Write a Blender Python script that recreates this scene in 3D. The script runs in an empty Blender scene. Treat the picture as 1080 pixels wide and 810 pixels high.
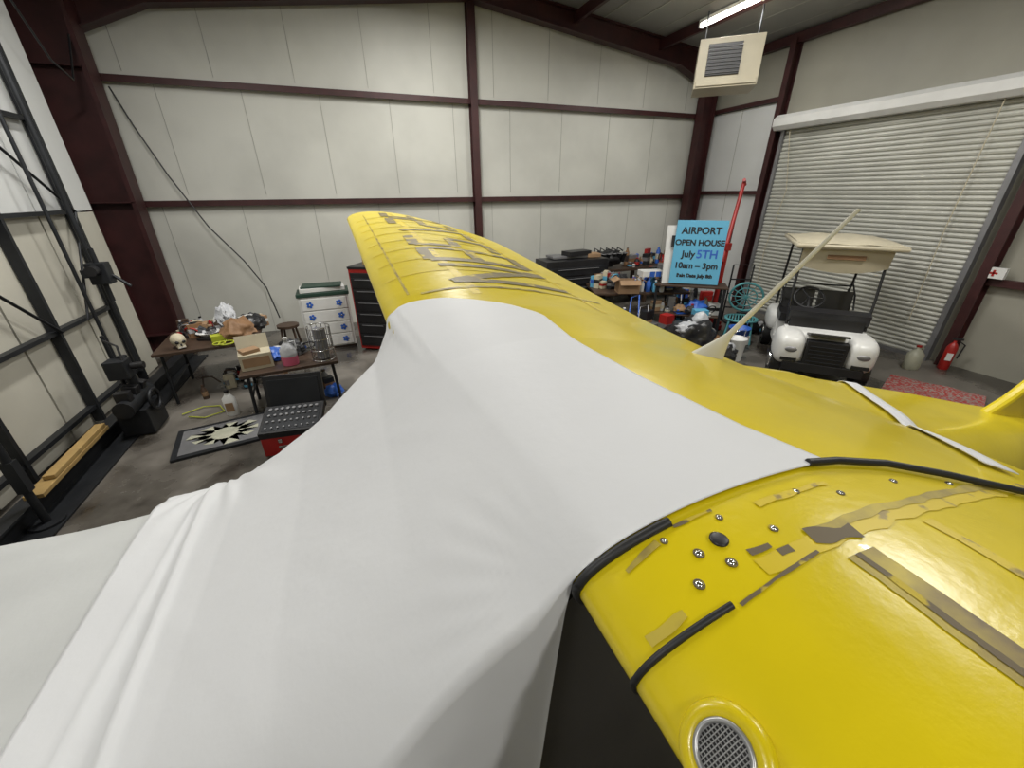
import bpy, math, random
from mathutils import Vector, Matrix, noise
random.seed(7)
S=bpy.context.scene
S.view_settings.view_transform='Standard'
H=2.6
# ---------------- materials
MATS={}
def pmat(name,col,rough=.6,metal=0.,var=.12,scale=4.,bump=0.,bscale=40.,coat=0.,dark=None,thr=None,emit=0.,wave=None):
    if name in MATS: return MATS[name]
    m=bpy.data.materials.new(name); m.use_nodes=True
    nt=m.node_tree; b=nt.nodes['Principled BSDF']
    tc=nt.nodes.new('ShaderNodeTexCoord')
    n=nt.nodes.new('ShaderNodeTexNoise'); n.inputs['Scale'].default_value=scale; n.inputs['Detail'].default_value=6
    nt.links.new(tc.outputs['Object'],n.inputs['Vector'])
    r=nt.nodes.new('ShaderNodeValToRGB')
    d=dark if dark else tuple(c*(1-var*2) for c in col)
    if thr: p0,p1=thr
    else: p0,p1=.3,.62
    r.color_ramp.elements[0].position=p0; r.color_ramp.elements[1].position=p1
    r.color_ramp.elements[0].color=(*d,1); r.color_ramp.elements[1].color=(*col,1)
    nt.links.new(n.outputs['Fac'],r.inputs['Fac']); nt.links.new(r.outputs['Color'],b.inputs['Base Color'])
    b.inputs['Roughness'].default_value=rough; b.inputs['Metallic'].default_value=metal
    b.inputs['Coat Weight'].default_value=coat
    if bump>0:
        n2=nt.nodes.new('ShaderNodeTexNoise'); n2.inputs['Scale'].default_value=bscale; n2.inputs['Detail'].default_value=5
        nt.links.new(tc.outputs['Object'],n2.inputs['Vector'])
        bp=nt.nodes.new('ShaderNodeBump'); bp.inputs['Strength'].default_value=bump; bp.inputs['Distance'].default_value=.02
        nt.links.new(n2.outputs['Fac'],bp.inputs['Height']); nt.links.new(bp.outputs['Normal'],b.inputs['Normal'])
    if emit>0:
        b.inputs['Emission Color'].default_value=(*col,1); b.inputs['Emission Strength'].default_value=emit
    if wave=='wet':
        r2=nt.nodes.new('ShaderNodeMapRange'); r2.inputs['From Min'].default_value=.38; r2.inputs['From Max'].default_value=.6
        r2.inputs['To Min'].default_value=.08; r2.inputs['To Max'].default_value=.5
        nt.links.new(n.outputs['Fac'],r2.inputs['Value']); nt.links.new(r2.outputs['Result'],b.inputs['Roughness'])
    MATS[name]=m; return m
YEL=pmat('yellow_dope',(.70,.55,.006),.28,var=.06,scale=3,coat=.15,bump=.06,bscale=24)
YELW=pmat('yellow_worn',(.62,.47,.012),.45,scale=22,dark=(.30,.22,.05),thr=(.36,.43))
TAPE=pmat('dirty_tape',(.50,.39,.04),.5,scale=9,dark=(.16,.115,.05),thr=(.36,.62))
BRN=pmat('brown_peeled_paint',(.13,.10,.055),.6,scale=14,dark=(.50,.38,.02),thr=(.38,.42))
LET=pmat('faded_lettering_paint',(.17,.135,.06),.5,scale=9,dark=(.50,.38,.02),thr=(.36,.46))
COV=pmat('white_cover_fabric',(.68,.688,.70),.6,var=.02,scale=2,bump=.15,bscale=7)
ENGC=pmat('grey_white_cover_fabric',(.54,.55,.54),.8,var=.05,scale=3,bump=.2,bscale=7)
SHADE=pmat('shaded_cabin_side',(.085,.083,.08),.35,var=.1)  # shade under the wing put into a dark colour, not glass
RUB=pmat('black_rubber',(.012,.012,.013),.5,var=.2)
BLK=pmat('black_plastic',(.015,.015,.017),.4,var=.2)
DSTL=pmat('dark_steel',(.022,.024,.028),.5,.4,var=.2)
MAR=pmat('maroon_primer_steel',(.048,.012,.012),.5,.1,var=.2)
CHR=pmat('chrome',(.7,.7,.7),.2,1.,var=.1)
WHT=pmat('white_paint',(.66,.66,.64),.35,var=.04)
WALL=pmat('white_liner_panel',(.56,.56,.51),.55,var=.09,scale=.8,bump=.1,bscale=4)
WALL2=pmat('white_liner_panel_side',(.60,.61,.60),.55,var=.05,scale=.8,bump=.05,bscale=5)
WALL3=pmat('shaded_liner_panel_side',(.30,.29,.24),.55,var=.08,scale=.8,bump=.05,bscale=5)  # side liner panel darkened, right wall's shadow put into the colour
SEAM=pmat('panel_seam',(.33,.33,.30),.7)
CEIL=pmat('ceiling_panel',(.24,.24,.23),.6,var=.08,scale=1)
DOORP=pmat('beige_door_panel',(.50,.48,.41),.6,var=.08,scale=1.2)
ROLL=pmat('rollup_slat_paint',(.48,.48,.43),.45,var=.08,scale=2)
CONC=pmat('concrete_floor',(.17,.155,.135),.2,scale=1.1,dark=(.035,.03,.025),thr=(.38,.60),bump=.04,bscale=20,wave='wet')
RED=pmat('red_paint',(.36,.015,.012),.4)
BLUE=pmat('blue_plastic',(.03,.12,.5),.4)
LBLU=pmat('light_blue_sign',(.10,.36,.54),.5,var=.02)
TEAL=pmat('teal_wicker',(.10,.35,.38),.6)
CARD=pmat('cardboard',(.32,.20,.11),.8)
WOOD=pmat('yellow_lumber',(.38,.25,.09),.6,scale=8)
DWOOD=pmat('dark_wood',(.06,.035,.022),.5,scale=8)
CRM=pmat('cream_plastic',(.50,.45,.33),.45,var=.05)
ANT=pmat('aged_white_paint',(.66,.64,.54),.4,var=.05)
BAG=pmat('white_plastic_bag',(.46,.47,.49),.35,bump=.8,bscale=14)
BBAG=pmat('black_bag',(.02,.02,.022),.3,bump=.6,bscale=14)
PINK=pmat('pink_fluid',(.62,.13,.22),.3)
BONE=pmat('bone',(.58,.52,.38),.6)
GRN=pmat('dark_green',(.015,.045,.03),.5)
LIME=pmat('lime_tape',(.40,.44,.03),.5)
TAN=pmat('tan_leather',(.24,.13,.06),.6,bump=.3)
RRUG=pmat('red_net',(.30,.035,.03),.8,scale=30,dark=(.26,.21,.19),thr=(.42,.55),bump=.4)
LAMP=pmat('fluorescent_tube',(1,1,.97),.4,emit=12,var=0)
GREY=pmat('grey_metal',(.25,.25,.26),.45,.5)
SIL=pmat('silver_mesh',(.42,.42,.42),.35,.7)
FADE=pmat('faded_jug',(.42,.42,.33),.4)

# ---------------- builder
class B:
    def __init__(s): s.v=[];s.f=[];s.m=[];s.sm=[];s.mats=[];s.M=Matrix.Identity(4)
    def mi(s,m):
        if m not in s.mats: s.mats.append(m)
        return s.mats.index(m)
    def add(s,vs,fs,m,sm=False):
        o=len(s.v); k=s.mi(m)
        s.v+= [tuple(s.M@Vector(p)) for p in vs]
        for f in fs: s.f.append(tuple(i+o for i in f)); s.m.append(k); s.sm.append(sm)
    def box(s,c,sz,m,rot=(0,0,0),taper=1.):
        from mathutils import Euler
        R=Euler([math.radians(a) for a in rot]).to_matrix(); vs=[]
        for z in(-.5,.5):
            t=taper if z>0 else 1.
            for x,y in((-.5,-.5),(.5,-.5),(.5,.5),(-.5,.5)):
                vs.append(tuple(Vector(c)+R@Vector((x*sz[0]*t,y*sz[1]*t,z*sz[2]))))
        s.add(vs,[(3,2,1,0),(4,5,6,7),(0,1,5,4),(1,2,6,5),(2,3,7,6),(3,0,4,7)],m)
    def cyl(s,p0,p1,r0,r1,m,n=16,cap=True):
        p0=Vector(p0);p1=Vector(p1);d=(p1-p0).normalized()
        a=d.orthogonal().normalized(); b=d.cross(a)
        vs=[]
        for p,r in((p0,r0),(p1,r1)):
            for i in range(n):
                t=2*math.pi*i/n; vs.append(tuple(p+a*math.cos(t)*r+b*math.sin(t)*r))
        s.add(vs,[(i,(i+1)%n,n+(i+1)%n,n+i) for i in range(n)],m,True)
        if cap: s.add(vs,[tuple(range(n-1,-1,-1)),tuple(range(n,2*n))],m)
    def tube(s,pts,r,m,n=8,closed=False):
        P=[Vector(p) for p in pts]; N=len(P); vs=[]; up=None
        for i,p in enumerate(P):
            if closed: d=(P[(i+1)%N]-P[i-1])
            else: d=(P[min(i+1,N-1)]-P[max(i-1,0)])
            d.normalize()
            a=d.orthogonal() if up is None else (up-d*up.dot(d))
            if a.length<1e-5:a=d.orthogonal()
            a.normalize(); up=a; b=d.cross(a)
            rr=r[i] if isinstance(r,(list,tuple)) else r
            for k in range(n):
                t=2*math.pi*k/n; vs.append(tuple(p+a*math.cos(t)*rr+b*math.sin(t)*rr))
        fs=[]
        for i in range(N if closed else N-1):
            j=(i+1)%N
            for k in range(n): fs.append((i*n+k,i*n+(k+1)%n,j*n+(k+1)%n,j*n+k))
        s.add(vs,fs,m,True)
        if not closed: s.add(vs,[tuple(range(n-1,-1,-1)),tuple(range((N-1)*n,N*n))],m)
    def lathe(s,c,prof,m,n=24,sx=1,sy=1):
        vs=[(c[0]+r*math.cos(2*math.pi*i/n)*sx,c[1]+r*math.sin(2*math.pi*i/n)*sy,c[2]+z) for r,z in prof for i in range(n)]
        fs=[(j*n+i,j*n+(i+1)%n,(j+1)*n+(i+1)%n,(j+1)*n+i) for j in range(len(prof)-1) for i in range(n)]
        s.add(vs,fs,m,True)
        L=len(prof)-1
        s.add(vs,[tuple(range(n-1,-1,-1)),tuple(range(L*n,L*n+n))],m)
    def blob(s,c,r,m,n=14,amp=0.,fr=6.,flat=None,pw=1.):
        vs=[];fs=[]
        g=lambda q:math.copysign(abs(q)**pw,q)
        for j in range(n+1):
            ph=math.pi*j/n
            for i in range(2*n):
                t=math.pi*i/n
                d=Vector((abs(math.sin(ph))**pw*g(math.cos(t)),abs(math.sin(ph))**pw*g(math.sin(t)),g(math.cos(ph))))
                k=1+amp*noise.noise(d*fr*.5+Vector(c)*3)
                z=d.z*k*r[2]
                if flat is not None: z=max(z,-flat)
                vs.append((c[0]+d.x*k*r[0],c[1]+d.y*k*r[1],c[2]+z))
        for j in range(n):
            for i in range(2*n): fs.append((j*2*n+i,(j+1)*2*n+i,(j+1)*2*n+(i+1)%(2*n),j*2*n+(i+1)%(2*n)))
        s.add(vs,fs,m,True)
    def ring(s,c,R,r,m,ax=(0,0,1),n=28,k=8):
        ax=Vector(ax).normalized();a=ax.orthogonal().normalized();b=ax.cross(a)
        s.tube([Vector(c)+a*math.cos(2*math.pi*i/n)*R+b*math.sin(2*math.pi*i/n)*R for i in range(n)],r,m,k,True)
    def prism(s,poly,axis,a,b,m):
        def P(p,t):
            return {'x':(t,p[0],p[1]),'y':(p[0],t,p[1]),'z':(p[0],p[1],t)}[axis]
        n=len(poly); vs=[P(p,a) for p in poly]+[P(p,b) for p in poly]
        s.add(vs,[tuple(range(n-1,-1,-1)),tuple(range(n,2*n))]+[(i,(i+1)%n,n+(i+1)%n,n+i) for i in range(n)],m)
    def grid(s,rows,m,sm=True,closed=False):
        n=len(rows[0]); vs=[p for r in rows for p in r]; fs=[]
        for j in range(len(rows)-1):
            for i in range(n if closed else n-1):
                k=(i+1)%n; fs.append((j*n+i,j*n+k,(j+1)*n+k,(j+1)*n+i))
        s.add(vs,fs,m,sm)
    def done(s,name,loc=(0,0,0),rz=0,parent=None,bevel=0,rot=None,solid=0):
        me=bpy.data.meshes.new(name); me.from_pydata(s.v,[],s.f)
        for m in s.mats: me.materials.append(m)
        for p,k,q in zip(me.polygons,s.m,s.sm): p.material_index=k; p.use_smooth=q
        me.update()
        import bmesh
        bm=bmesh.new(); bm.from_mesh(me); bmesh.ops.recalc_face_normals(bm,faces=bm.faces); bm.to_mesh(me); bm.free()
        o=bpy.data.objects.new(name,me); S.collection.objects.link(o)
        o.location=loc; o.rotation_euler=rot if rot else (0,0,math.radians(rz))
        if parent: o.parent=parent
        if solid:
            md=o.modifiers.new('s','SOLIDIFY'); md.thickness=solid
        if bevel:
            md=o.modifiers.new('b','BEVEL'); md.width=bevel; md.segments=2; md.limit_method='ANGLE'; md.angle_limit=math.radians(50)
        return o
def empty(name,loc=(0,0,0),rz=0):
    e=bpy.data.objects.new(name,None); S.collection.objects.link(e); e.location=loc; e.rotation_euler=(0,0,math.radians(rz)); return e
def sst(a,b,x):
    t=max(0,min(1,(x-a)/(b-a))); return t*t*(3-2*t)
def interp(tab,x):
    if x<=tab[0][0]: return tab[0][1]
    for (a,va),(b,vb) in zip(tab,tab[1:]):
        if x<=b: return va+(vb-va)*(x-a)/(b-a)
    return tab[-1][1]

# ---------------- room
XL,XR,YB,YF=-3.95,8.8,9.35,-6.
EAVE=5.35; RX=2.6; RZ=6.05
b=B(); b.box(((XL+XR)/2,(YB+YF)/2,-.05),(XR-XL+.4,YB-YF+.4,.1),CONC); b.done('floor')
b=B(); b.prism([(XL,0),(XR,0),(XR,EAVE+.1),(RX,RZ+.1),(XL,EAVE)],'y',YB,YB+.12,WALL)
for (z0,z1,off) in((0,2.45,.0),(2.6,4.2,.45),(4.35,5.9,.1)):
    x=XL+.9+off
    while x<XR:
        zt=min(z1,EAVE+(RZ-EAVE)*(1-abs(x-RX)/6.3))
        b.box((x,YB-.002,(z0+zt)/2),(.008,.006,zt-z0),SEAM); x+=1.22
b.done('wall_back')
b=B(); b.prism([(XL,0),(XR,0),(XR,EAVE+.1),(RX,RZ+.1),(XL,EAVE)],'y',YF-.12,YF,WALL); b.done('wall_front')
b=B(); b.box((XL-.06,(YB+YF)/2,EAVE/2),(.12,YB-YF,EAVE),WALL2); b.done('wall_left')
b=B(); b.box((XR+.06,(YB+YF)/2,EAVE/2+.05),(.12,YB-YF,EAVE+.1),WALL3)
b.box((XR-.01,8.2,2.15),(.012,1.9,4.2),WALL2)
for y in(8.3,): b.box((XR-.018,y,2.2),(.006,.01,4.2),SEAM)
b.done('wall_right')
b=B()
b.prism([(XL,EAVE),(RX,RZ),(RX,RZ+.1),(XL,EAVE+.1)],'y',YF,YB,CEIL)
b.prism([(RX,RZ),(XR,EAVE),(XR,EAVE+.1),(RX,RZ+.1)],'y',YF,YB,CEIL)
x=-3
while x<8.6:
    zz=EAVE+(RZ-EAVE)*(1-abs(x-RX)/(6.4)); b.box((x,(YB+YF)/2,zz-.012),(.03,YB-YF,.02),SEAM); x+=.6
b.done('ceiling')
def ibeam(b,p0,p1,w,d,m,side):
    p0=Vector(p0);p1=Vector(p1);ax=(p1-p0);L=ax.length;ax.normalize();sd=Vector(side).normalized();o=ax.cross(sd).normalized()
    def slab(c0,a,bw,ht):
        vs=[]
        for t in(0,L):
            for i,j in((-1,-1),(1,-1),(1,1),(-1,1)): vs.append(tuple(p0+ax*t+sd*(c0+i*a/2)+o*(j*bw/2)))
        b.add(vs,[(3,2,1,0),(4,5,6,7),(0,1,5,4),(1,2,6,5),(2,3,7,6),(3,0,4,7)],m)
    slab(-d/2,.02,w,0); slab(d/2,.02,w,0); slab(0,d,.015,0)
b=B()
for z in(2.5,4.27):
    b.box(((XL+XR)/2,YB-.06,z),(XR-XL-.3,.10,.03),MAR); b.box(((XL+XR)/2,YB-.11,z-.04),(XR-XL-.3,.02,.08),MAR)
b.done('trim_1')
b=B(); ibeam(b,(2.68,YB-.12,0),(2.68,YB-.12,RZ-.1),.14,.18,MAR,(0,1,0)); b.done('trim_2')
b=B()
ibeam(b,(8.45,YB-.25,0),(8.45,YB-.25,EAVE),.22,.36,MAR,(1,0,0))
y0,y1=YB-.36,YB-.14
for s_,xc in((1,8.65),(-1,-3.5)):
    top=[(xc,EAVE+.0),(RX,RZ-.05)]; bot=[(xc-(.2 if s_>0 else -.3),4.75),(xc-s_*1.2,5.12),(RX,RZ-.33)]
    b.prism([top[0],top[1],bot[2],bot[1],bot[0]],'y',YB-.26,YB-.24,MAR)
    for (xa,za),(xb,zb) in((bot[0],bot[1]),(bot[1],bot[2]),(top[0],top[1])):
        b.prism([(xa,za),(xb,zb),(xb,zb+.025),(xa,za+.025)],'y',y0,y1,MAR)
b.done('trim_3')
b=B()
for x0,x1,x2,x3 in((-3.9,-3.86,-3.82,-3.78),(-3.20,-3.14,-3.28,-3.22)):
    b.prism([(x2,0),(x3,0),(x1,5.2),(x0,5.2)],'y',YB-.60,YB-.27,MAR)
b.prism([(-3.8,0),(-3.25,0),(-3.18,5.2),(-3.88,5.2)],'y',YB-.46,YB-.44,MAR)
for z in(.3,2.5,4.27): b.box((-3.5,YB-.5,z),(.6,.2,.015),MAR)
b.done('trim_4')
b=B()
for y in(7.25,3.15,-1.5): ibeam(b,(XR-.1,y,0),(XR-.1,y,EAVE-.1),.12,.18,MAR,(1,0,0))
ibeam(b,(XR-.25,-1.5,EAVE-.15),(RX,-1.5,RZ-.15),.16,.26,MAR,(0,0,1))
b.box((XR-.09,(YB+YF)/2,EAVE-.1),(.12,YB-YF-.3,.16),MAR)
for z in(2.55,4.3): b.box((XR-.06,8.25,z),(.1,1.8,.08),MAR)
for z in(1.35,2.9): b.box((XR-.06,1.0,z),(.1,4.2,.1),MAR)
b.done('trim_5')
b=B()
for x in(6.9,4.8):
    zz=EAVE+(RZ-EAVE)*(1-abs(x-RX)/6.2)-.12
    b.box((x,(YB+YF)/2,zz),(.07,YB-YF-.3,.18),MAR)
b.done('trim_6')
# rollup door
b=B()
y0,y1=3.4,7.0; z=.05
prof=[]
while z<3.72:
    prof+=[(XR-.10,z),(XR-.125,z+.012),(XR-.135,z+.037),(XR-.125,z+.062),(XR-.10,z+.072)]; z+=.0745
b.grid([[(x,y,z) for y in(y0,y1)] for x,z in prof],ROLL,False)
b.box((XR-.11,(y0+y1)/2,.03),(.06,y1-y0,.06),GREY)
for y in(y0-.03,y1+.03): b.box((XR-.12,y,1.9),(.12,.07,3.8),GREY)
hp=[(XR-.02,3.70),(XR-.30,3.70),(XR-.37,3.77),(XR-.37,3.90),(XR-.28,3.97),(XR-.02,3.97)]
b.prism(hp,'y',y0-.15,y1+.15,WHT)
b.tube([(XR-.22,6.85,3.7),(XR-.2,6.6,2.6),(XR-.2,6.75,1.4),(XR-.22,6.7,.3)],.008,CRM)
b.tube([(XR-.22,3.75,3.7),(XR-.2,3.8,2.0),(XR-.22,3.75,.6)],.008,CRM)
b.done('door_1')
# left sliding hangar door with frame
b=B()
yy=-5.5
while yy<7.0:
    b.box((-3.42,yy+.6,1.21),(.03,1.19,2.38),DOORP)
    b.box((-3.42,yy+.6,3.72),(.03,1.20,2.6),WALL2); yy+=1.22
for y in(-2.,.2,2.4,4.6,5.9,7.2): b.box((-3.34,y,2.55),(.10,.045,5.0),DSTL)
for z in(.25,1.2,2.42,3.42,4.4): b.box((-3.35,.95,z),(.08,12.4,.045),DSTL)
for (ya,za),(yb,zb) in(((6.45,1.2),(7.2,2.42)),((5.9,3.42),(7.2,2.42)),((4.6,2.42),(5.9,1.2))):
    b.cyl((-3.28,ya,za),(-3.28,yb,zb),.016,.016,DSTL,8)
b.cyl((-3.2,6.9,.3),(-3.2,6.9,5),.028,.028,DSTL); b.cyl((-3.2,6.45,.3),(-3.2,6.45,5),.02,.02,DSTL)
b.done('door_2')
b=B(); ibeam(b,(-3.02,-5.5,.10),(-3.02,8.3,.10),.14,.2,DSTL,(0,0,1)); b.box((-2.92,1.4,.01),(.3,13.6,.02),DSTL); b.done('door_track')
b=B(); b.box((0,0,0),(.14,1.25,.04),WOOD); b.box((.02,.1,.045),(.09,1.0,.04),WOOD); b.done('lumber_plank',(-3.0,4.65,.225),2,bevel=.004)
b=B()
b.box((0,0,.16),(.30,.42,.32),DSTL); b.cyl((0,-.32,.38),(0,.3,.38),.10,.10,DSTL); b.cyl((.0,.1,.38),(.0,.1,.9),.05,.05,DSTL)
b.ring((.18,0,.36),.12,.02,DSTL,(1,0,0)); b.box((-.02,0,.78),(.20,.18,.22),DSTL); b.cyl((.1,0,.8),(.22,0,.8),.04,.04,BLK)
for i in range(3): b.box((0,-.2+.18*i,.5),(.14,.1,.14),BLK,(0,10*i,0))
b.cyl((-.1,.12,.3),(-.1,.12,1.15),.02,.02,DSTL); b.tube([(-.1,.1,1.1),(.05,0,1.05),(.06,-.05,.8)],.012,BLK)
b.done('door_winch',(-2.74,5.55,.02),bevel=.01)
b=B(); b.box((0,0,0),(.20,.16,.26),DSTL); b.cyl((0,0,-.35),(0,0,.3),.03,.03,DSTL); b.cyl((.05,.05,.0),(.25,.0,-.18),.02,.02,DSTL); b.cyl((.0,-.1,.05),(.0,-.2,.05),.06,.06,BLK)
b.box((-.12,0,.0),(.14,.05,.1),DSTL); b.done('door_latch_motor',(-3.05,6.65,1.72),bevel=.01)
b=B(); b.cyl((0,0,0),(0,0,.02),.12,.12,DSTL); b.cyl((0,0,.02),(0,0,1.02),.03,.03,DSTL); b.blob((0,0,1.05),(.055,.055,.045),BLK); b.box((.0,.0,.5),(.08,.07,.3),DSTL)
b.done('steel_stanchion',(-2.90,3.90,.02))
b=B()
pts=[(-3.1,9.1,4.1),(-2.95,9.05,3.6),(-2.7,9.0,2.9),(-2.35,8.95,2.1),(-1.95,8.9,1.5),(-1.7,8.85,1.0),(-1.6,8.8,.4)]
b.tube(pts,.012,BLK); b.done('black_power_cable')
b=B(); b.tube([(-3.2,8.7,4.6),(-3.15,8.2,4.0),(-3.1,7.7,4.1),(-3.12,7.3,4.7),(-3.1,6.8,4.5),(-3.12,6.3,4.75)],.012,BLK); b.done('hanging_power_cord')

# ---------------- airplane
air=empty('airplane')
YC=.95
def xle(y): return interp([(-6,.40),(.4,.265),(1.0,.205),(1.9,.09),(6.2,-.05)],y)
def zle(y): return 1.98+(.08*(y-1.3) if y>1.3 else 0)
TA=math.tan(math.radians(5.5))
def lims(y):
    d=abs(y-YC); le=0.; te=1.5
    if d>3.25: te=.5+1.0*math.sqrt(max(0,1-((d-3.25)/1.82)**2))
    if d>4.55: le=.42*(1-math.sqrt(max(0,1-((d-4.55)/.52)**2)))
    return le,te
def foil(t):
    t=max(0,min(1,t))
    yt=.65*(.2969*math.sqrt(t)-.126*t-.3516*t*t+.2843*t**3-.1015*t**4)
    yc=.04/.16*(.8*t-t*t) if t<.4 else .04/.36*(.2+.8*t-t*t)
    return yc+yt,yc-yt
def wz(x,y,up=True):
    le,te=lims(y); xl=x-xle(y); t=(xl-le)/(te-le); u,l=foil(t); n=(u if up else l)*(te-le)
    if abs(y-YC)>4.5: n*=.55+.45*math.sqrt(max(0,1-((abs(y-YC)-4.5)/.58)**2))
    sag=0
    if abs(y-YC)>.8:
        ph=(abs(y-YC)-.8)/.34; sag=.005*math.sin(math.pi*(ph%1))**.7*math.sin(math.pi*max(0,min(1,t)))
    return zle(y)-xl*TA+n-(sag if up else -sag*.5)
ts=[(1-math.cos(math.pi*i/44))/2 for i in range(45)]
b=B(); rows=[]
ys=[YC-5.06+10.12*i/330 for i in range(331)]
for y in ys:
    le,te=lims(y); r=[]
    for t in reversed(ts):
        x=xle(y)+le+t*(te-le); r.append((x,y,wz(x,y,True)))
    for t in ts[1:-1]:
        x=xle(y)+le+t*(te-le); r.append((x,y,wz(x,y,False)))
    rows.append(r)
b.grid(rows,YEL,True,True)
b.add(rows[0],[tuple(range(len(rows[0])))],YEL); b.add(rows[-1],[tuple(range(len(rows[0])))],YEL)
b.done('wing',parent=air)
def strip(b,x0,y0,x1,y1,w,m,off=.0015,n=24,jit=0.):
    L=math.hypot(x1-x0,y1-y0); n=max(n,int(L/.02)) if jit else n
    d=Vector((x1-x0,y1-y0)).normalized(); nn=Vector((-d.y,d.x)); rows=[]
    for i in range(n+1):
        t=i/n; p=Vector((x0,y0)).lerp(Vector((x1,y1)),t); r=[]
        wa=w*(1+jit*noise.noise(Vector((p.x*23,p.y*23,1)))); wb=w*(1+jit*noise.noise(Vector((p.x*23,p.y*23,7))))
        for k in range(4):
            q=p+nn*(-wa/2+(wa+wb)/2*k/3); r.append((q.x,q.y,wz(q.x,q.y)+off))
        rows.append(r)
    b.grid(rows,m)
b=B()
strip(b,.66,.225,.66,-3.6,.060,TAPE,jit=.15); strip(b,.65,.225,.65,-3.6,.012,BRN,.0025,jit=.9)
strip(b,.86,.235,.86,-3.6,.025,YELW,jit=.3)
strip(b,.50,.262,1.70,.262,.030,YELW,jit=.5); strip(b,.64,.278,1.3,.278,.018,TAPE,.0025,jit=.8)
strip(b,.615,.275,.70,.255,.030,BRN,.0028,8,jit=.8)
strip(b,.43,.235,.60,.250,.006,BRN,.002,10,jit=1.2)
strip(b,.505,.290,.545,.288,.012,BRN,.002,6,jit=.6); strip(b,.545,.272,.57,.270,.014,BRN,.002,6,jit=.6)
strip(b,.33,.36,.40,.372,.012,TAPE,.002,8,jit=1.1); strip(b,.30,.26,.36,.262,.016,TAPE,.002,8,jit=1.1); strip(b,.44,.385,.52,.383,.006,BRN,.002,8,jit=1.)
strip(b,.60,.36,.78,.36,.012,YELW,.002,8,jit=.9)
for i in range(10):
    y=-.12-.34*i; strip(b,xle(y)+.04,y,1.65,y,.025,YELW,n=30,off=.001,jit=.2)
strip(b,.55,1.95,.45,5.3,.05,YELW,jit=.3); strip(b,.22,2.1,.15,5.2,.012,TAPE,jit=.6)
strip(b,1.22,1.8,1.15,4.6,.03,YELW,jit=.3)
strip(b,.28,2.06,1.35,2.06,.025,TAPE,jit=.5,off=.003)
for i in range(8):
    y=2.44+.34*i; strip(b,xle(y)+.06,y,xle(y)+1.2,y,.02,YELW,jit=.3)
b.done('wing_fabric_tape',parent=air)
G={'N':[((0,0),(0,1)),((0,1),(1,0)),((1,0),(1,1))],'8':[((0,0),(1,0)),((0,.5),(1,.5)),((0,1),(1,1)),((0,0),(0,1)),((1,0),(1,1))],
'2':[((0,0),(1,0)),((1,0),(1,.5)),((1,.5),(0,.5)),((0,.5),(0,1)),((0,1),(1,1))],'7':[((0,0),(1,0)),((1,0),(.3,1))],
'E':[((0,0),(0,1)),((0,0),(1,0)),((0,.5),(.8,.5)),((0,1),(1,1))],'5':[((1,0),(0,0)),((0,0),(0,.5)),((0,.5),(1,.5)),((1,.5),(1,1)),((1,1),(0,1))]}
b=B(); y=2.2
for ch in 'N8275E':
    for (u0,v0),(u1,v1) in G[ch]:
        hh=.72-.05*(y-2.2)
        xa=xle(y)+1.12-hh*v0-.06*(y-2.2); xb=xle(y)+1.12-hh*v1-.06*(y-2.2)
        strip(b,xa,y+.38*u0,xb,y+.38*u1,.085,LET,.004,12,jit=.2)
    y+=.54
b.done('registration_lettering',parent=air)
def nose_curve(y,x_up,x_lo,off):
    pts=[]; N=40
    for i in range(N+1):
        t=(x_up-xle(y))*(1-i/N)**2; xx=xle(y)+t; pts.append((xx-(off if i>N*.9 else 0),y,wz(xx,y)+off))
    for i in range(1,20):
        t=(x_lo-xle(y))*(i/19)**2; xx=xle(y)+t; pts.append((xx,y,wz(xx,y,False)-off))
    return pts
b=B()
b.tube(nose_curve(.395,.44,.75,.003),.009,RUB); b.tube(nose_curve(.24,.42,.42,.002),.0055,RUB)
pts=[(.80,.41),(.88,.40),(1.0,.37),(1.12,.315),(1.25,.25),(1.4,.19),(1.55,.16)]
b.tube([(x,y,wz(x,y)+.012) for x,y in pts],.008,RUB)
b.done('rubber_gap_seal',parent=air)
b=B()
for x,y,r in((.44,.325,.007),(.405,.285,.007),(.47,.29,.007),(.58,.31,.006),(.78,.33,.005),(.52,.365,.005),(.41,.37,.005),(.95,.33,.005),(.70,.36,.005),(1.1,.30,.005)):
    z=wz(x,y); b.lathe((x,y,z),[(r,0),(r*.95,.002),(r*.5,.004),(.0008,.0045)],CHR,14); b.ring((x,y,z+.001),r*1.15,.0012,BRN,n=16,k=5)
b.lathe((.485,.33,wz(.485,.33)),[(.015,0),(.015,.003),(.012,.004),(.001,.004)],BLK,20)
b.done('wing_root_fastener',parent=air)
b=B(); x0=.302; yi=.126; nz=Vector((-(wz(x0+.01,yi)-wz(x0-.01,yi))/.02,0,1)).normalized(); c=Vector((x0,yi,wz(x0,yi)))+nz*.006; ax=(nz+Vector((-.1,-.0,0))).normalized()
b.ring(c-ax*.008,.040,.013,YEL,ax,40,12); b.ring(c+ax*.003,.030,.0035,SIL,ax,40); b.cyl(c-ax*.03,c+ax*.0005,.031,.031,BLK,32)
a1=Vector((0,1,0)); a1=(a1-ax*a1.dot(ax)).normalized(); a2=ax.cross(a1)
for k in range(-6,7):
    h=math.sqrt(max(0,.029**2-(k*.0044)**2))
    for A,Bv in((a1,a2),(a2,a1)): b.tube([c+ax*.002+A*k*.0044-Bv*h,c+ax*.002+A*k*.0044+Bv*h],.0008,SIL,5)
b.done('air_inlet',parent=air)
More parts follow.
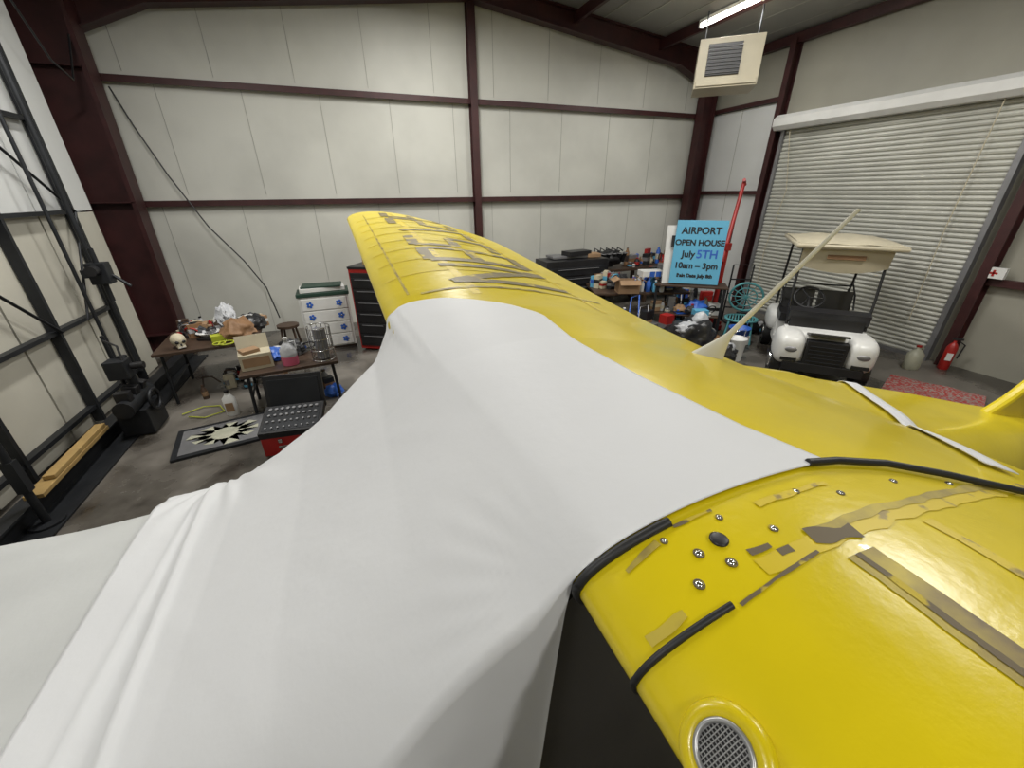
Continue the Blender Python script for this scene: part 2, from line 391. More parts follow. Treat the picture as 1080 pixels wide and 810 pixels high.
st=[(-1.8,.22,1.36,1.02),(-1.72,.36,1.43,.9),(-1.5,.46,1.46,.82),(-.6,.48,1.47,.72),(-.3,.48,1.56,.68),(.3,.48,1.93,.64),(.8,.48,1.96,.62),(1.6,.48,1.875,.6),(1.9,.46,1.80,.6),(2.3,.43,1.69,.6),(2.9,.37,1.53,.6),(3.6,.29,1.33,.58),(4.6,.18,1.07,.56),(5.6,.06,.93,.58)]
def lerpst(x):
    for a,c in zip(st,st[1:]):
        if x<=c[0]:
            t=(x-a[0])/(c[0]-a[0]); return [a[i]+(c[i]-a[i])*t for i in range(4)]
    return st[-1]
b=B(); rows=[]
for i in range(90):
    x=-1.8+7.4*i/89; _,hw,zt,zb=lerpst(x); r=[]; e=.42 if x<2 else .55
    for k in range(40):
        t=2*math.pi*k/40; c,s_=math.cos(t),math.sin(t)
        r.append((x,YC+hw*math.copysign(abs(c)**e,c),(zt+zb)/2+(zt-zb)/2*math.copysign(abs(s_)**e,s_)))
    rows.append(r)
b.grid(rows,YEL,True,True); b.add(rows[0],[tuple(range(40))],YEL)
b.done('fuselage',parent=air)
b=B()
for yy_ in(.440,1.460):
    b.prism([(.16,.62),(1.35,.62),(1.3,1.90),(.3,1.93),(.19,1.80)],'y',yy_-.006,yy_+.006,SHADE)  # dark sheets painted as underwing shade on the cabin sides
b.done('cabin_side_shade',parent=air)
b=B()
fin=[(3.3,1.36),(3.6,1.45),(3.9,1.6),(4.3,1.85),(4.7,2.1),(5.1,2.2),(5.5,2.15),(5.8,1.95),(5.9,1.5),(5.8,.95),(5.2,.9),(4.4,1.0),(3.6,1.25)]
b.prism(fin,'y',YC-.03,YC+.03,YEL); b.done('tail_fin',parent=air,bevel=.02)
b=B()
for yr,yt in((.5,-1.9),(1.4,3.8)):
    for xo in(.75,1.15):
        b.tube([(.85,yr,.75),(xle(yt)+xo-.15,yt,wz(xle(yt)+xo-.15,yt,False))],.022,YEL)
for s_ in(-1,1):
    b.tube([(0,YC+s_*.4,.72),(.1,YC+s_*.9,.3)],.03,YEL); b.tube([(.5,YC+s_*.4,.68),(.12,YC+s_*.9,.3)],.025,YEL)
    b.cyl((.1,YC+s_*.86,.27),(.1,YC+s_*1.02,.27),.27,.27,RUB,28); b.cyl((.1,YC+s_*.85,.27),(.1,YC+s_*1.03,.27),.12,.12,WHT,20)
b.tube([(5.3,YC,.6),(5.5,YC,.12)],.02,DSTL); b.cyl((5.5,YC-.03,.1),(5.5,YC+.03,.1),.1,.1,RUB)
b.done('landing_gear_and_strut',parent=air)
b=B()
rows=[]
base=Vector((1.42,1.27,wz(1.42,1.27)-.01)); tip=Vector((2.14,1.27,2.52))
for i in range(25):
    t=i/24; p=base.lerp(tip,t)
    ch=.085*max(0,1-t*6)**1.3+.019-.006*t; th=.022*max(0,1-t*6)+.009-.003*t
    rows.append([tuple(p+Vector((ch*math.cos(a),th*math.sin(a),-.3*ch*math.cos(a)))) for a in [2*math.pi*k/14 for k in range(14)]])
b.grid(rows,ANT,True,True); b.add(rows[-1],[tuple(range(14))],ANT)
b.done('antenna',parent=air)
b=B()
rows=[]
SP=[Vector(q) for q in((1.46,.33),(1.64,.50),(1.80,.66),(1.95,.82),(2.12,.98),(2.30,1.12),(2.46,1.24))]
def sp(t):
    f=t*(len(SP)-1); i=min(int(f),len(SP)-2); return SP[i].lerp(SP[i+1],f-i)
for i in range(49):
    t=i/48; p=sp(t); d=(sp(min(1,t+.02))-sp(max(0,t-.02))).normalized(); nn=Vector((-d.y,d.x)); r=[]
    for w_ in(-.035,-.012,.012,.035):
        q=p+nn*w_; _,hw,zt,zb=lerpst(q.x); e=.42 if q.x<2 else .55
        fz=(zt+zb)/2+(zt-zb)/2*(max(0,1-(abs(q.y-YC)/hw)**(2/e)))**(e/2)
        z=max(fz,wz(q.x,q.y) if q.x<xle(q.y)+1.49 else 0)+.012
        r.append((q.x,q.y,z))
    rows.append(r)
b.grid(rows,COV); b.done('cover_strap',parent=air,solid=.003)
# ---------------- cover
def ynear(x): return interp([(-.95,.30),(-.6,.34),(0,.40),(.25,.405),(2,.405)],x)
def yfar(x): return interp([(-.95,1.72),(-.5,1.71),(-.25,1.76),(.0,1.90),(.10,1.97),(.2,1.965),(.36,1.91),(.50,1.82),(.64,1.71),(.72,1.61),(.76,1.50),(.8,1.35)],x)
def xaft(y): return interp([(.39,.86),(.57,.80),(.87,.75),(1.2,.73),(1.6,.74)],y)
def ctop(x,y):
    xl=xle(y)+.06
    zc=interp([(-1.,1.545),(-.7,1.555),(-.55,1.60),(-.3,1.71),(0,1.875)],x)
    zw=wz(xl,y)+.012
    if x>=xl: return wz(x,y)+.012
    if x>0:
        t=(xl-x)/xl; z0=zle(y)-1.98+1.875; return zw+(z0-zw)*t
    k=sst(-.75,0,x); return zc+(zle(y)-1.98)*k
def disp(x,y):
    a=noise.noise(Vector((x*1.8,y*1.8,1.3)))*.006
    q=x*.75+y*.65; a+=.003*max(0,noise.noise(Vector((q*11,(x*.65-y*.75)*1.5,9.))))
    dx,dy=x-.27,y-.40; r=math.hypot(dx,dy); an=math.atan2(dy,dx)
    a+=.0018*math.sin(an*30+noise.noise(Vector((an*3,r*2,0)))*3)*math.exp(-((r-.18)/.14)**2)*sst(.0,.12,r)
    dx,dy=x+.66,y-1.75; r=math.hypot(dx,dy); an=math.atan2(dy,dx)
    a+=.008*math.sin(an*18+noise.noise(Vector((an*3,r*3,4)))*2)*math.exp(-(r/.32)**2)
    return a
b=B(); rows=[]
NX,NY,NS=150,120,22
for i in range(NX+1):
    r=[]; v=i/NX
    def X(y): return -.86+(xaft(y)+.86)*v
    xm=X(.9)
    for k in range(NY+1):
        u=k/NY
        x=xm
        for _ in range(3):
            y=ynear(x)+(yfar(x)-ynear(x))*u; x=X(y)
        front=1-sst(xle(y)-.10,xle(y)+.06,x)
        e=abs(2*u-1)
        z=ctop(x,y)-front*(.10*e**7*(.6+.4*sst(0,-.6,x)) if u>.5 else .15*e**5*sst(.15,-.35,x)+.04*e**6)
        z+=.014*math.exp(-((x+.66+.05*(u-.5))/.014)**2)*front+.007*math.exp(-((x+.73-.06*(u-.5))/.012)**2)*front
        z+=disp(x,y)*(front*.9+.08)
        z=max(z,wz(x,y)+.004) if x>xle(y)+.0 else z
        r.append((x,y,z))
    xs,yn,zn=r[0]; fr=1-sst(xle(.4)-.09,xle(.4)+.0,xs)
    near=[]
    for j in range(NS,0,-1):
        t=j/NS; near.append((xs,yn-(.05*t*(1 if xs<-.2 else .3)+.05*min(1,t*5)*sst(.15,-.3,xs)+.006*math.sin(xs*18+t*2)*t)*fr,zn-fr*t*(.62+.2*sst(-.5,.1,xs))))
    xs,yf,zf=r[-1]; fr=1-sst(xle(yf)-.12,xle(yf)+.03,xs)
    far=[(xs,yf+(.03*j/NS+.015*math.sin(xs*26)*j/NS)*fr-.25*fr*sst(-.4,.1,xs)*(j/NS),zf-fr*(j/NS)*.65) for j in range(1,NS+1)]
    rows.append(near+r+far)
b.grid(rows,COV)
b.done('canopy_cover',solid=.004)
b=B(); rows=[]
for i in range(91):
    x=-1.92+1.27*i/90; r=[]
    cl=math.sqrt(max(0,1-max(0,(-1.55-x)/.38)**2))
    for k in range(81):
        a=math.pi*k/80; c,s_=math.cos(a),math.sin(a)
        yy=YC+.06+.69*(.55+.45*cl)*math.copysign(abs(c)**.45,c)*-1
        zz=1.0+(.545*cl)*abs(s_)**.36
        zz+=noise.noise(Vector((x*3,yy*3,2)))*.012+noise.noise(Vector((x*4,yy*10,2)))*.004
        r.append((x,yy,zz))
    r=[(r[0][0],r[0][1],.85)]+r+[(r[-1][0],r[-1][1],.85)]
    rows.append(r)
b.grid(rows,ENGC); b.done('engine_cover',solid=.004)

# ---------------- golf cart (local: front = -y, x width)
gc=B()
gc.prism([(-1.08,.30),(-1.05,.60),(-.85,.72),(-.62,.74),(-.5,.36),(.15,.34),(.2,.62),(1.1,.66),(1.15,.35),(.9,.25),(-.9,.25)],'x',-.50,.50,WHT)
for s_ in(-1,1):
    gc.blob((s_*.42,-.84,.50),(.19,.34,.24),WHT,18,pw=.6)
    gc.blob((s_*.42,-1.165,.53),(.08,.03,.045),GREY,10); gc.box((s_*.42,-1.15,.38),(.2,.06,.05),BLK)
    for y in(-.82,.72):
        gc.cyl((s_*.46,y,.23),(s_*.60,y,.23),.23,.23,RUB,26); gc.cyl((s_*.58,y,.23),(s_*.615,y,.23),.12,.11,CHR,18)
    gc.blob((s_*.44,.72,.52),(.17,.38,.20),WHT,14,pw=.6)
gc.box((0,-1.08,.50),(.48,.14,.34),BLK); gc.box((0,-1.12,.28),(.95,.12,.12),BLK)
for i in range(5): gc.box((0,-1.155,.38+.055*i),(.40,.02,.014),DSTL)
gc.box((0,-.93,.72),(.46,.35,.03),BLK,(-14,0,0))
gc.box((0,-.60,.92),(.98,.14,.16),BLK,(15,0,0)); gc.box((0,-.64,.78),(.9,.06,.22),BLK)
gc.ring((-.25,-.36,1.12),.19,.018,BLK,(0,-.65,.75)); gc.cyl((-.25,-.58,.92),(-.25,-.36,1.12),.02,.02,BLK)
for a in(0,2.1,4.2): gc.tube([(-.25,-.36,1.12),(-.25+.18*math.cos(a),-.36+.18*math.sin(a)*.75,1.12+.18*math.sin(a)*.65)],.012,BLK)
gc.box((0,.22,.70),(1.0,.50,.14),BLK); gc.box((-.26,.50,.92),(.46,.10,.34),BLK,(-12,0,0)); gc.box((.26,.50,.92),(.46,.10,.34),BLK,(-12,0,0))
gc.tube([(-.45,.55,.75),(-.45,.62,1.16),(.45,.62,1.16),(.45,.55,.75)],.015,BLK)
for s_ in(-1,1):
    gc.tube([(s_*.48,-.62,.75),(s_*.50,-.50,1.2),(s_*.50,-.36,1.86)],.018,BLK); gc.tube([(s_*.48,.95,.65),(s_*.50,.80,1.2),(s_*.50,.72,1.86)],.018,BLK)
    gc.tube([(s_*.50,.80,1.2),(s_*.50,.45,1.05),(s_*.50,.28,.85)],.014,BLK)
rows=[]
for i in range(25):
    t=i/24; y=-.62+1.62*t; r=[]
    for k in range(21):
        u=k/20*2-1; z=1.97-.05*u**4-.05*(2*t-1)**4-.006*math.cos(u*9); r.append((u*.60,y,z))
    rows.append(r)
gc.grid(rows,CRM); gc.box((0,.19,1.89),(1.18,1.60,.06),CRM)
gc.tube([(-.60,-.62,1.88),(.60,-.62,1.88),(.60,1.0,1.88),(-.60,1.0,1.88)],.035,CRM,8,True)
rows=[]
for k in range(17):
    u=k/16*2-1; x=.52*u; yb=-.50+.04*u*u; rows.append([(x,yb-.05*(1-j/6),1.86-.34*j/6*(1-.25*u*u)) for j in range(7)])
gc.grid(rows,CRM); gc.grid([[(p[0],p[1]+.015,p[2]) for p in r] for r in rows],CRM)
gc.box((0,-.545,1.74),(.44,.012,.06),TAN,(-10,0,0))
cart=gc.done('golf_cart',(6.8,4.12,0),-47,bevel=.012)

# ---------------- right side items
b=B(); b.box((0,0,0),(.95,.75,.66),CRM); b.box((-.08,-.385,.04),(.50,.03,.42),BLK)
for i in range(8): b.box((-.08,-.40,-.13+.048*i),(.50,.04,.010),GREY,(35,0,0))
b.box((0,-.39,-.27),(.9,.02,.07),CRM)
for sx in(-.4,.4): b.cyl((sx,0,.33),(sx,0,.78),.012,.012,DSTL)
b.cyl((.1,.37,.0),(.1,.9,.3),.09,.09,GREY)
b.done('unit_heater',(6.4,6.6,4.48),-40,bevel=.015)
def shoplight(loc,rz=0,E=200):
    b=B(); b.box((0,0,.06),(.10,1.25,.05),WHT)
    b.cyl((0,-.6,0),(0,.6,0),.028,.028,LAMP,12)
    for sy in(-.62,.62): b.box((0,sy,.01),(.09,.03,.08),WHT)
    o=b.done('fluorescent_light_fixture',loc,rz)
    L=bpy.data.lights.new('tube_light','AREA'); L.shape='RECTANGLE'; L.size=.25; L.size_y=1.25; L.energy=E; L.color=(1,.98,.935)
    lo=bpy.data.objects.new('tube_light',L); S.collection.objects.link(lo); lo.parent=o; lo.location=(0,0,-.05)
shoplight((6.46,6.80,5.26),0,65)
for x,y,E in((5.4,1.2,145),(1.6,6.6,165),(-1.9,5.0,150),(4.6,4.6,115),(1.6,-3.2,110),(-1.8,-.6,60)):
    shoplight((x,y,EAVE+(RZ-EAVE)*(1-abs(x-RX)/6.4)-.32),0,E)

sg=B(); sg.box((0,0,0),(.86,.02,1.12),LBLU)
so=sg.done('open_house_sign',(5.95,6.0,1.56),-44,bevel=.003); so.rotation_euler=(math.radians(-8),0,math.radians(-40))
def txt(s,z,size,col=BLK,x=0):
    c=bpy.data.curves.new('sign_text','FONT'); c.body=s; c.size=size; c.align_x='CENTER'; c.extrude=.001; c.offset=.005; c.materials.append(col)
    o=bpy.data.objects.new('sign_text',c); S.collection.objects.link(o); o.parent=so; o.location=(x,-.0125,z); o.rotation_euler=(math.pi/2,0,0)
txt('AIRPORT',.33,.165);txt('OPEN HOUSE',.13,.138);txt('July',-.08,.16,BLK,-.16);txt('5TH',-.09,.20,BLUE,.16);txt('10am – 3pm',-.28,.15);txt('Rain Date July 8th',-.44,.085)
b=B(); b.box((0,0,0),(.25,.04,1.05),WHT,(-8,0,0)); b.box((0,-.03,.25),(.08,.01,.2),BLK,(-8,0,0)); b.box((0,-.01,-.1),(.08,.01,.12),BLK,(-8,0,0)); b.done('white_letter_sign',(5.65,6.35,1.50),-25)
b=B(); b.box((0,0,.06),(.5,.1,.1),RED); b.box((0,0,.06),(.1,.5,.1),RED)
b.cyl((0,0,.1),(0,0,1.6),.05,.05,RED); b.cyl((-.1,-.05,1.35),(.42,.30,2.75),.038,.034,RED); b.cyl((.05,.02,.9),(.22,.15,2.1),.022,.018,DSTL); b.cyl((.34,.24,2.78),(.52,.36,2.70),.03,.03,RED); b.box((0,0,1.62),(.12,.12,.14),RED)
b.done('engine_hoist',(6.74,6.10,0),0,bevel=.006)
b=B(); b.box((0,0,.86),(4.2,.7,.06),DWOOD)
for sx in(-2,-.7,.7,2):
    for sy in(-.3,.3): b.box((sx,sy,.42),(.08,.08,.84),DWOOD)
b.box((0,0,.25),(4.1,.66,.03),DWOOD); b.done('workbench',(6.15,8.75,0),bevel=.005)
b=B(); b.box((0,0,.64),(1.5,.6,1.28),BLK)
for i in range(5): b.box((0,-.31,.25+.2*i),(1.38,.02,.17),DSTL); b.box((0,-.335,.30+.2*i),(1.0,.02,.012),GREY)
for sx in(-.55,.55): b.cyl((sx-.03,-.2,.05),(sx+.03,-.2,.05),.05,.05,RUB)
b.box((0,.1,1.32),(1.0,.4,.05),GREY); b.box((.1,0,1.39),(.6,.3,.1),BLK,(0,0,10)); b.box((.5,0,1.33),(.3,.3,.08),CARD,(0,0,-10))
b.done('black_tool_cabinet',(4.45,8.05,0),bevel=.008)
def table(name,loc,w,d,h,m,rz=0,leg=DSTL):
    b=B(); b.box((0,0,h-.02),(w,d,.04),m)
    for sx in(-1,1):
        for sy in(-1,1): b.cyl((sx*(w/2-.06),sy*(d/2-.06),0),(sx*(w/2-.08),sy*(d/2-.08),h-.04),.02,.02,leg,10)
        b.tube([(sx*(w/2-.07),-(d/2-.07),.25),(sx*(w/2-.07),(d/2-.07),.25)],.012,leg)
    return b.done(name,loc,rz,bevel=.004)
table('folding_table',(5.40,7.0,0),1.9,1.1,.78,DWOOD,-20)
def carton(name,loc,sz,m,rz,openf=True):
    b=B(); w,d,h=sz; t=.008
    b.box((0,0,t/2),(w,d,t),m)
    for sx in(-1,1): b.box((sx*w/2,0,h/2),(t,d,h),m)
    for sy in(-1,1): b.box((0,sy*d/2,h/2),(w,t,h),m)
    if openf:
        for sx in(-1,1): b.box((sx*(w/2+.06),0,h+.02),(.14,d,t),m,(0,sx*25,0))
        b.box((0,-d/2-.05,h-.02),(w,.12,t),m,(40,0,0)); b.box((0,0,h*.45),(w*.9,d*.9,h*.7),BBAG)
    else:
        b.box((0,0,h),(w,d,t),m); b.box((0,0,h+.005),(.06,d,.003),CRM)
    b.done(name,loc,rz)
carton('cardboard_box',(4.95,6.65,.785),(.40,.32,.24),CARD,-20)
carton('shipping_carton',(7.85,8.7,.895),(.42,.35,.3),CARD,-4,False)
b=B()
b.blob((0,0,.20),(.38,.22,.20),BLK,14,.45,6)
for i in range(6): b.cyl((-.4+.15*i,-.12,.14),(-.4+.15*i,-.22,.34),.055,.045,BLK,12); b.ring((-.4+.15*i,-.22,.34),.055,.01,GREY)
for i in range(5): b.tube([(-.35+.16*i,.05,.25),(-.3+.16*i,.1,.44),(-.2+.16*i,0,.36)],.02,BLK)
b.done('engine_part',(5.75,8.65,.92))
b=B()
for i in range(20):
    x=-.30+.13*(i%5); y=-.2+.13*(i//5); h=.2+.08*random.random()
    m=[BLUE,WHT,BLUE,LBLU,WHT][i%5]; b.lathe((x,y,0),[(.045,0),(.047,h*.7),(.02,h*.85),(.018,h)],m,12); b.cyl((x,y,h),(x,y,h+.02),.02,.02,[WHT,RED,BLUE][i%3],10)
b.box((0,-.05,.34),(.45,.3,.1),WHT,(0,0,14)); b.box((0,-.205,.34),(.1,.02,.1),BLUE,(0,0,14)); b.box((.12,-.175,.34),(.1,.02,.1),BLUE,(0,0,14))
b.done('oil_bottle_pack',(5.50,6.68,.785),-30)
PAL=[WHT,RED,BLK,CARD,TAN,BLUE,GREY,CRM,BLK,DSTL,DWOOD,BAG,BBAG,LBLU,GREY,BLK,RED,CRM]
def pile(name,loc,w,d,hmax,n,seed,rz=0):
    R=random.Random(seed); b=B()
    for i in range(n):
        x=(R.random()-.5)*w; y=(R.random()-.5)*d
        h=.08+(hmax-.08)*R.random()**1.5*(1-.5*abs(2*y/d)); m=R.choice(PAL); k=R.random()
        if k<.34: r=.035+.03*R.random(); b.lathe((x,y,0),[(r,0),(r,h*.75),(r*.5,h*.9),(r*.45,h)],m,12); b.cyl((x,y,h),(x,y,h+.02),r*.5,r*.5,R.choice(PAL),10); b.cyl((x,y,h*.25),(x,y,h*.6),r*1.03,r*1.03,R.choice(PAL),12)
        elif k<.66:
            sx,sy,a=.10+.16*R.random(),.08+.12*R.random(),R.random()*90; b.box((x,y,h/2),(sx,sy,h),m,(0,0,a)); b.box((x,y,h*.55),(sx*1.02,sy*1.02,h*.3),R.choice(PAL),(0,0,a))
        elif k<.8: rr=.07+.08*R.random(); b.blob((x,y,rr*.8),(rr*1.3,rr,rr),m,10,.5,5,flat=rr*.8)
        elif k<.9: b.tube([(x-.1,y,.02),(x-.08,y+.05,h),(x+.05,y-.04,h*1.1),(x+.12,y,.05)],.012,m)
        else: b.ring((x,y,h*.5+.05),.08,.012,m,(R.random()-.5,1,R.random()))
    b.done(name,loc,rz,bevel=.004)
pile('shop_supply_pile',(6.0,6.95,.785),.6,.85,.50,44,11,-20)
pile('paint_can_pile',(4.9,7.3,.785),.7,.6,.40,30,12,-20)
pile('bench_supply_pile',(7.0,8.75,.895),1.3,.45,.48,38,13)
pile('spare_part_pile',(4.75,8.85,.895),.9,.3,.35,12,14)
pile('shop_junk_pile',(5.05,6.0,0),1.0,.5,.80,46,15,-35)
pile('bottle_and_box_pile',(5.75,5.42,0),.6,.6,.75,36,16,-35)
pile('storage_box_pile',(6.95,6.85,0),.8,.6,1.05,34,17,-35)
pile('tool_and_can_pile',(4.25,6.5,0),.6,.6,.8,22,18,-35)
pile('hose_and_can_pile',(7.45,5.6,0),.7,.5,.60,24,20,-35)
b=B(); b.blob((0,0,.30),(.42,.34,.34),BBAG,16,.4,5,flat=.30); b.blob((.1,-.05,.6),(.14,.12,.14),BAG,10,.4); b.blob((-.18,-.1,.52),(.20,.16,.10),BAG,12,.5); b.done('garbage_bag',(5.22,5.10,0))
b=B(); b.box((0,0,.96),(1.3,.5,.03),DWOOD)
for sx in(-.6,.6):
    for sy in(-.2,.2): b.box((sx,sy,.475),(.05,.05,.95),DSTL)
b.box((0,0,.4),(1.25,.45,.02),DWOOD)
b.done('shelf_stand',(5.98,6.08,0),-40,bevel=.004)
pile('shelf_supply_pile',(5.98,6.08,.415),1.1,.4,.45,26,19,-40)
b=B(); b.blob((0,0,.2),(.25,.2,.2),BBAG,16,.5,6,flat=.2); b.blob((0.1,0,.32),(.15,.12,.08),BAG,12,.5); b.done('crumpled_plastic_sheet',(5.25,4.45,0))
b=B(); b.lathe((0,0,0),[(.15,0),(.17,.40),(.18,.40),(.18,.42),(.165,.42),(.15,.05)],BLUE,24); b.box((0,-.17,.22),(.16,.01,.16),WHT); b.tube([(-.175,0,.39),(-.1,-.05,.56),(0,-.07,.60),(.1,-.05,.56),(.175,0,.39)],.005,CHR)
b.done('blue_bucket',(6.15,4.92,0))
b=B(); b.lathe((0,0,0),[(.13,0),(.15,.36),(.16,.38),(.145,.38),(.13,.05)],WHT,24); b.tube([(-.155,0,.35),(-.1,-.05,.52),(.1,-.05,.52),(.155,0,.35)],.005,CHR); b.done('white_bucket',(5.75,4.6,0))
b=B()
b.ring((0,.2,.78),.28,.02,TEAL,(0,1,.25)); b.ring((0,0,.42),.27,.02,TEAL); b.ring((0,.2,.78),.18,.01,TEAL,(0,1,.25))
for i in range(12):
    a=i*math.pi/6; b.tube([(0,.2,.78),(.28*math.cos(a),.2-.28*math.sin(a)*.24,.78+.28*math.sin(a))],.008,TEAL)
for i in range(-5,6): h=math.sqrt(.27**2-(i*.047)**2); b.tube([(i*.047,-h,.43),(i*.047,h,.43)],.012,TEAL)
for sx in(-.2,.2):
    for sy in(-.2,.2): b.cyl((sx*1.15,sy*1.15,0),(sx*.9,sy*.9,.42),.018,.018,TEAL,8)
b.done('wicker_chair',(6.62,5.32,.0),-50)
b=B(); b.tube([(-.2,0,0),(-.2,0,1.2),(.2,0,1.2),(.2,0,0)],.018,DSTL)
for z in(.3,.6,.9): b.tube([(-.2,0,z),(.2,0,z)],.014,DSTL)
for s_ in(-.24,.24): b.cyl((s_-.02,.08,.12),(s_+.02,.08,.12),.12,.12,RUB)
b.box((0,-.14,.03),(.42,.26,.015),DSTL); b.done('hand_truck',(7.55,6.3,0),-30)
b=B(); b.lathe((0,0,0),[(.12,0),(.135,.03),(.135,.24),(.07,.31),(.035,.33),(.035,.36)],FADE,20,1,.75); b.tube([(.05,0,.34),(.12,0,.34),(.135,0,.24)],.014,FADE); b.cyl((0,0,.36),(0,0,.385),.034,.034,RED); b.done('plastic_jug',(8.05,3.25,0))
b=B(); b.lathe((0,0,0),[(.06,0),(.068,.02),(.068,.36),(.04,.42),(.02,.44),(.02,.47)],RED,20); b.box((.02,0,.50),(.12,.03,.03),BLK); b.tube([(.04,0,.47),(.12,0,.42),(.10,0,.2)],.01,BLK); b.box((0,-.069,.22),(.07,.005,.12),WHT)
b.done('fire_extinguisher',(8.50,3.05,0),-60)
b=B(); b.box((0,0,0),(.07,.24,.15),WHT); b.box((-.037,0,0),(.006,.09,.028),RED); b.box((-.037,0,0),(.006,.028,.09),RED); b.done('first_aid_box',(XR-.16,3.05,1.49),bevel=.01)
b=B(); rows=[[(x,y,.02+.03*max(0,noise.noise(Vector((x*4,y*4,0)))+.3)) for x in[-.75+1.5*i/40 for i in range(41)]] for y in[-.5+1.0*i/30 for i in range(31)]]
b.grid(rows,RRUG); b.done('red_tarp',(6.9,2.45,0),20)

# ---------------- left side items
b=B(); w,d,h=.82,.45,.94
b.box((0,0,h/2+.04),(w,d,h),WHT); b.box((0,0,h+.07),(w+.04,d+.04,.06),GRN); b.box((0,0,h+.14),(w*.9,d*.8,.07),WHT,(0,0,3)); b.box((0,0,h+.19),(w*.8,d*.8,.03),GRN,(0,0,-4)); b.box((0,0,.02),(w-.04,d-.04,.04),DWOOD)
for i in range(4):
    z=.15+.225*i; b.box((0,-d/2-.01,z+.02),(w-.08,.02,.205),WHT)
    for sx in(-.24,.24):
        for k in range(5): a=k*1.2566; b.cyl((sx+.036*math.cos(a),-d/2-.02,z+.02+.036*math.sin(a)),(sx+.036*math.cos(a),-d/2-.026,z+.02+.036*math.sin(a)),.022,.022,BLUE,10)
        b.blob((sx,-d/2-.03,z+.02),(.016,.012,.016),CHR,8)
b.done('flower_dresser',(-.66,7.95,0),2,bevel=.006)
b=B(); b.box((0,0,.74),(.62,.55,1.42),RED); b.box((-.0,-.285,.74),(.56,.02,1.3),BLK)
for i in range(6): b.box((0,-.30,.22+.2*i),(.54,.015,.17),BLK); b.box((0,-.315,.28+.2*i),(.4,.015,.012),GREY)
b.box((0,0,1.47),(.64,.57,.04),BLK); b.box((-.14,0,1.60),(.05,.05,.25),WOOD)
b.done('red_tool_chest',(.24,7.55,0),-30,bevel=.008)
table('work_table',(-2.12,6.68,0),1.2,1.05,.75,DWOOD,5)
b=B(); b.blob((0,0,.11),(.085,.11,.09),BONE,14); b.box((0,-.075,.05),(.09,.06,.06),BONE,(0,0,0),.9)
for s_ in(-.035,.035): b.blob((s_,-.095,.10),(.024,.02,.022),BLK,8)
b.blob((0,-.108,.065),(.012,.01,.016),BLK,6)
for i in range(6): b.box((-.03+.012*i,-.107,.03),(.009,.006,.014),WHT)
b.done('skull',(-2.40,6.30,.75),30)
b=B()
b.lathe((-.1,.1,0),[(.05,0),(.14,.08),(.15,.09),(.13,.085),(.04,.02)],WHT); b.lathe((.25,.15,0),[(.09,0),(.09,.14),(.04,.18),(.04,.2)],CRM)
b.box((.1,-.15,.05),(.22,.14,.1),LIME,(0,0,20)); b.box((-.25,.25,.09),(.25,.2,.18),CARD,(0,0,10)); b.blob((.32,-.1,.12),(.20,.15,.16),TAN,12,.4,5,flat=.12)
b.lathe((.05,.35,0),[(.05,0),(.05,.22),(.02,.26),(.02,.3)],WHT,14); b.box((-.05,.02,.02),(.3,.2,.03),BLK,(0,0,-20)); b.blob((.12,.3,.25),(.12,.10,.16),BAG,12,.6)
for i in range(8): b.lathe((-.45+.08*i,.42-.03*(i%3),0),[(.03,0),(.03,.1+.04*(i%3)),(.012,.14+.04*(i%3))],[RED,WHT,BLK,LIME][i%4],10)
b.ring((.2,-.32,.02),.09,.012,LIME); b.ring((.12,-.34,.03),.07,.01,LIME)
b.done('table_clutter',(-2.05,6.55,.75),bevel=.004)
pile('table_supply_pile',(-2.05,6.92,.755),1.0,.4,.26,34,31,5)
pile('floor_supply_pile',(-1.9,6.65,0),.9,.8,.35,24,33,5)
table('side_table',(-1.05,5.72,0),1.15,.62,.58,DWOOD,6)
b=B(); b.box((0,0,.10),(.36,.26,.2),CRM); b.box((0,.14,.28),(.36,.02,.2),CRM,(-15,0,0)); b.box((0,-.132,.1),(.3,.004,.12),CARD); b.box((-.05,0,.22),(.2,.16,.05),CARD,(0,0,20)); b.done('parts_carton',(-1.42,5.66,.585),12,bevel=.003)
pile('side_table_supply_pile',(-1.05,5.90,.585),.5,.14,.18,14,32,5)
pile('under_table_supply_pile',(-1.05,5.75,0),.9,.4,.40,20,34,5)
b=B(); b.lathe((0,0,0),[(.095,0),(.10,.03),(.10,.12)],PINK,20,1,.8); b.lathe((0,0,.12),[(.10,0),(.10,.09),(.05,.16),(.025,.19),(.025,.22)],BAG,20,1,.8); b.tube([(.03,0,.30),(.095,0,.31),(.10,0,.2)],.012,BAG); b.cyl((0,0,.34),(0,0,.365),.03,.03,WHT,14)
b.done('antifreeze_jug',(-1.02,5.56,.585))
b=B(); b.lathe((0,0,0),[(.07,0),(.075,.02),(.075,.24),(.035,.29),(.028,.32)],WHT,16,1,.7); b.cyl((0,0,.32),(0,0,.35),.028,.028,BLK); b.box((0,-.055,.13),(.09,.003,.12),CARD); b.done('oil_bottle',(-1.83,5.55,0))
b=B()
b.cyl((0,0,.60),(0,0,.64),.17,.17,DWOOD)
for a in range(4):
    t=a*1.57+.7; b.cyl((.2*math.cos(t),.2*math.sin(t),0),(.12*math.cos(t),.12*math.sin(t),.6),.018,.018,DWOOD,8)
b.ring((0,0,.25),.17,.01,DWOOD); b.done('wooden_stool',(-1.25,7.35,0))
b=B()
for i in range(14): a=i*2*math.pi/14; b.tube([(.14*math.cos(a),.14*math.sin(a),0),(.14*math.cos(a),.14*math.sin(a),.45)],.005,CHR,6)
for z in(0.01,.15,.3,.45): b.ring((0,0,z),.14,.006,CHR)
b.cyl((0,0,.02),(0,0,.42),.08,.08,GREY); b.done('wire_cage_lamp',(-.62,5.62,.585))
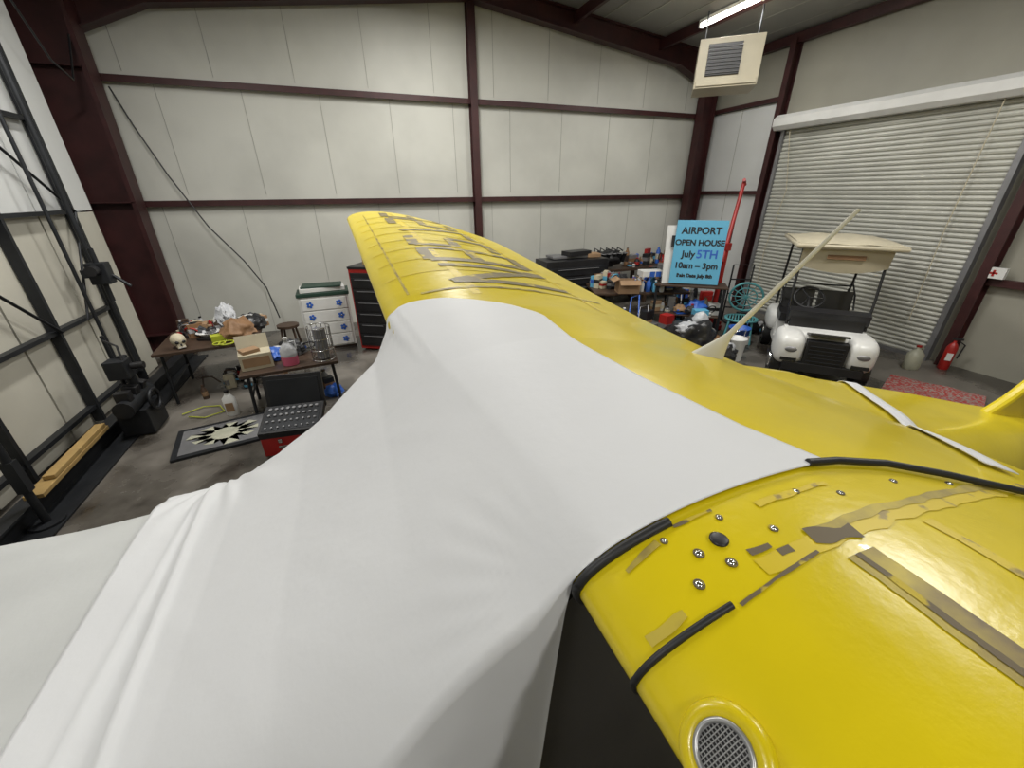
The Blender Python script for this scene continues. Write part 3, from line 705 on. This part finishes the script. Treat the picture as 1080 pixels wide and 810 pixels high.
b=B(); b.box((0,0,.11),(.62,.40,.22),RED); b.box((0,-.0,.225),(.5,.3,.01),BLK); b.box((0,-.21,.10),(.3,.01,.04),CHR)
for sx in(-.12,.12): b.box((sx,-.21,.18),(.04,.02,.05),CHR)
b.done('red_toolbox',(-.95,4.50,0),-6,bevel=.01)
b=B()
b.M=Matrix.Rotation(math.radians(14),4,'X')
b.box((0,0,.04),(.62,.44,.08),BLK); b.box((0,0,.082),(.56,.38,.004),DSTL)
for r in range(4):
    for i in range(9): b.cyl((-.24+.06*i,-.155+.10*r,.08),(-.24+.06*i,-.155+.10*r,.10),.010+.003*r,.010+.003*r,GREY,10)
b.M=Matrix.Identity(4)
b.box((0,.30,.24),(.62,.05,.42),BLK,(-12,0,0)); b.box((0,.27,.24),(.54,.01,.34),DSTL,(-12,0,0))
for i in range(7): b.cyl((-.22+.07*i,.25,.12),(-.22+.07*i,.30,.34),.006,.006,GREY,6)
b.box((0,.1,.0),(.5,.3,.03),BLK)
b.done('socket_set_case',(-.95,4.50,.28),-6,bevel=.004)
b=B(); b.box((0,0,.015),(.98,.70,.03),DSTL)
b.box((0,0,.031),(.86,.58,.004),GREY)
rnd=random.Random(3)
for i in range(9):
    a=i*.7; r=.32+.12*rnd.random(); k=.68; b.prism([(.1*math.cos(a+1.6),.1*k*math.sin(a+1.6)),(r*math.cos(a-.19),r*k*math.sin(a-.19)),(r*math.cos(a+.19),r*k*math.sin(a+.19)),(.1*math.cos(a-1.6),.1*k*math.sin(a-1.6))],'z',.033,.036,FADE)
b.cyl((0,0,.033),(0,0,.037),.14,.14,FADE,20)
b.done('painted_board',(-1.80,5.0,0),10)
b=B(); b.tube([(-.3,0,.02),(-.1,.15,.02),(.1,.1,.02),(.2,-.1,.02),(.0,-.2,.02),(-.2,-.1,.02)],.008,LIME); b.done('extension_cord',(-2.15,5.75,0))

# ---------------- camera
W=bpy.data.worlds.new('world'); S.world=W; W.use_nodes=True; W.node_tree.nodes['Background'].inputs[0].default_value=(.6,.6,.6,1); W.node_tree.nodes['Background'].inputs[1].default_value=.3
cd=bpy.data.cameras.new('camera'); cd.sensor_width=36; cd.lens=14.0; cd.clip_start=.02
cam=bpy.data.objects.new('camera',cd); S.collection.objects.link(cam)
tilt=math.radians(25.7); yaw=math.radians(20.5); roll=math.radians(-.5)
M=Matrix.Rotation(-yaw,4,'Z')@Matrix.Rotation(math.pi/2-tilt,4,'X')@Matrix.Rotation(roll,4,'Z')
cam.matrix_world=Matrix.Translation((0,0,H))@M
S.camera=cam
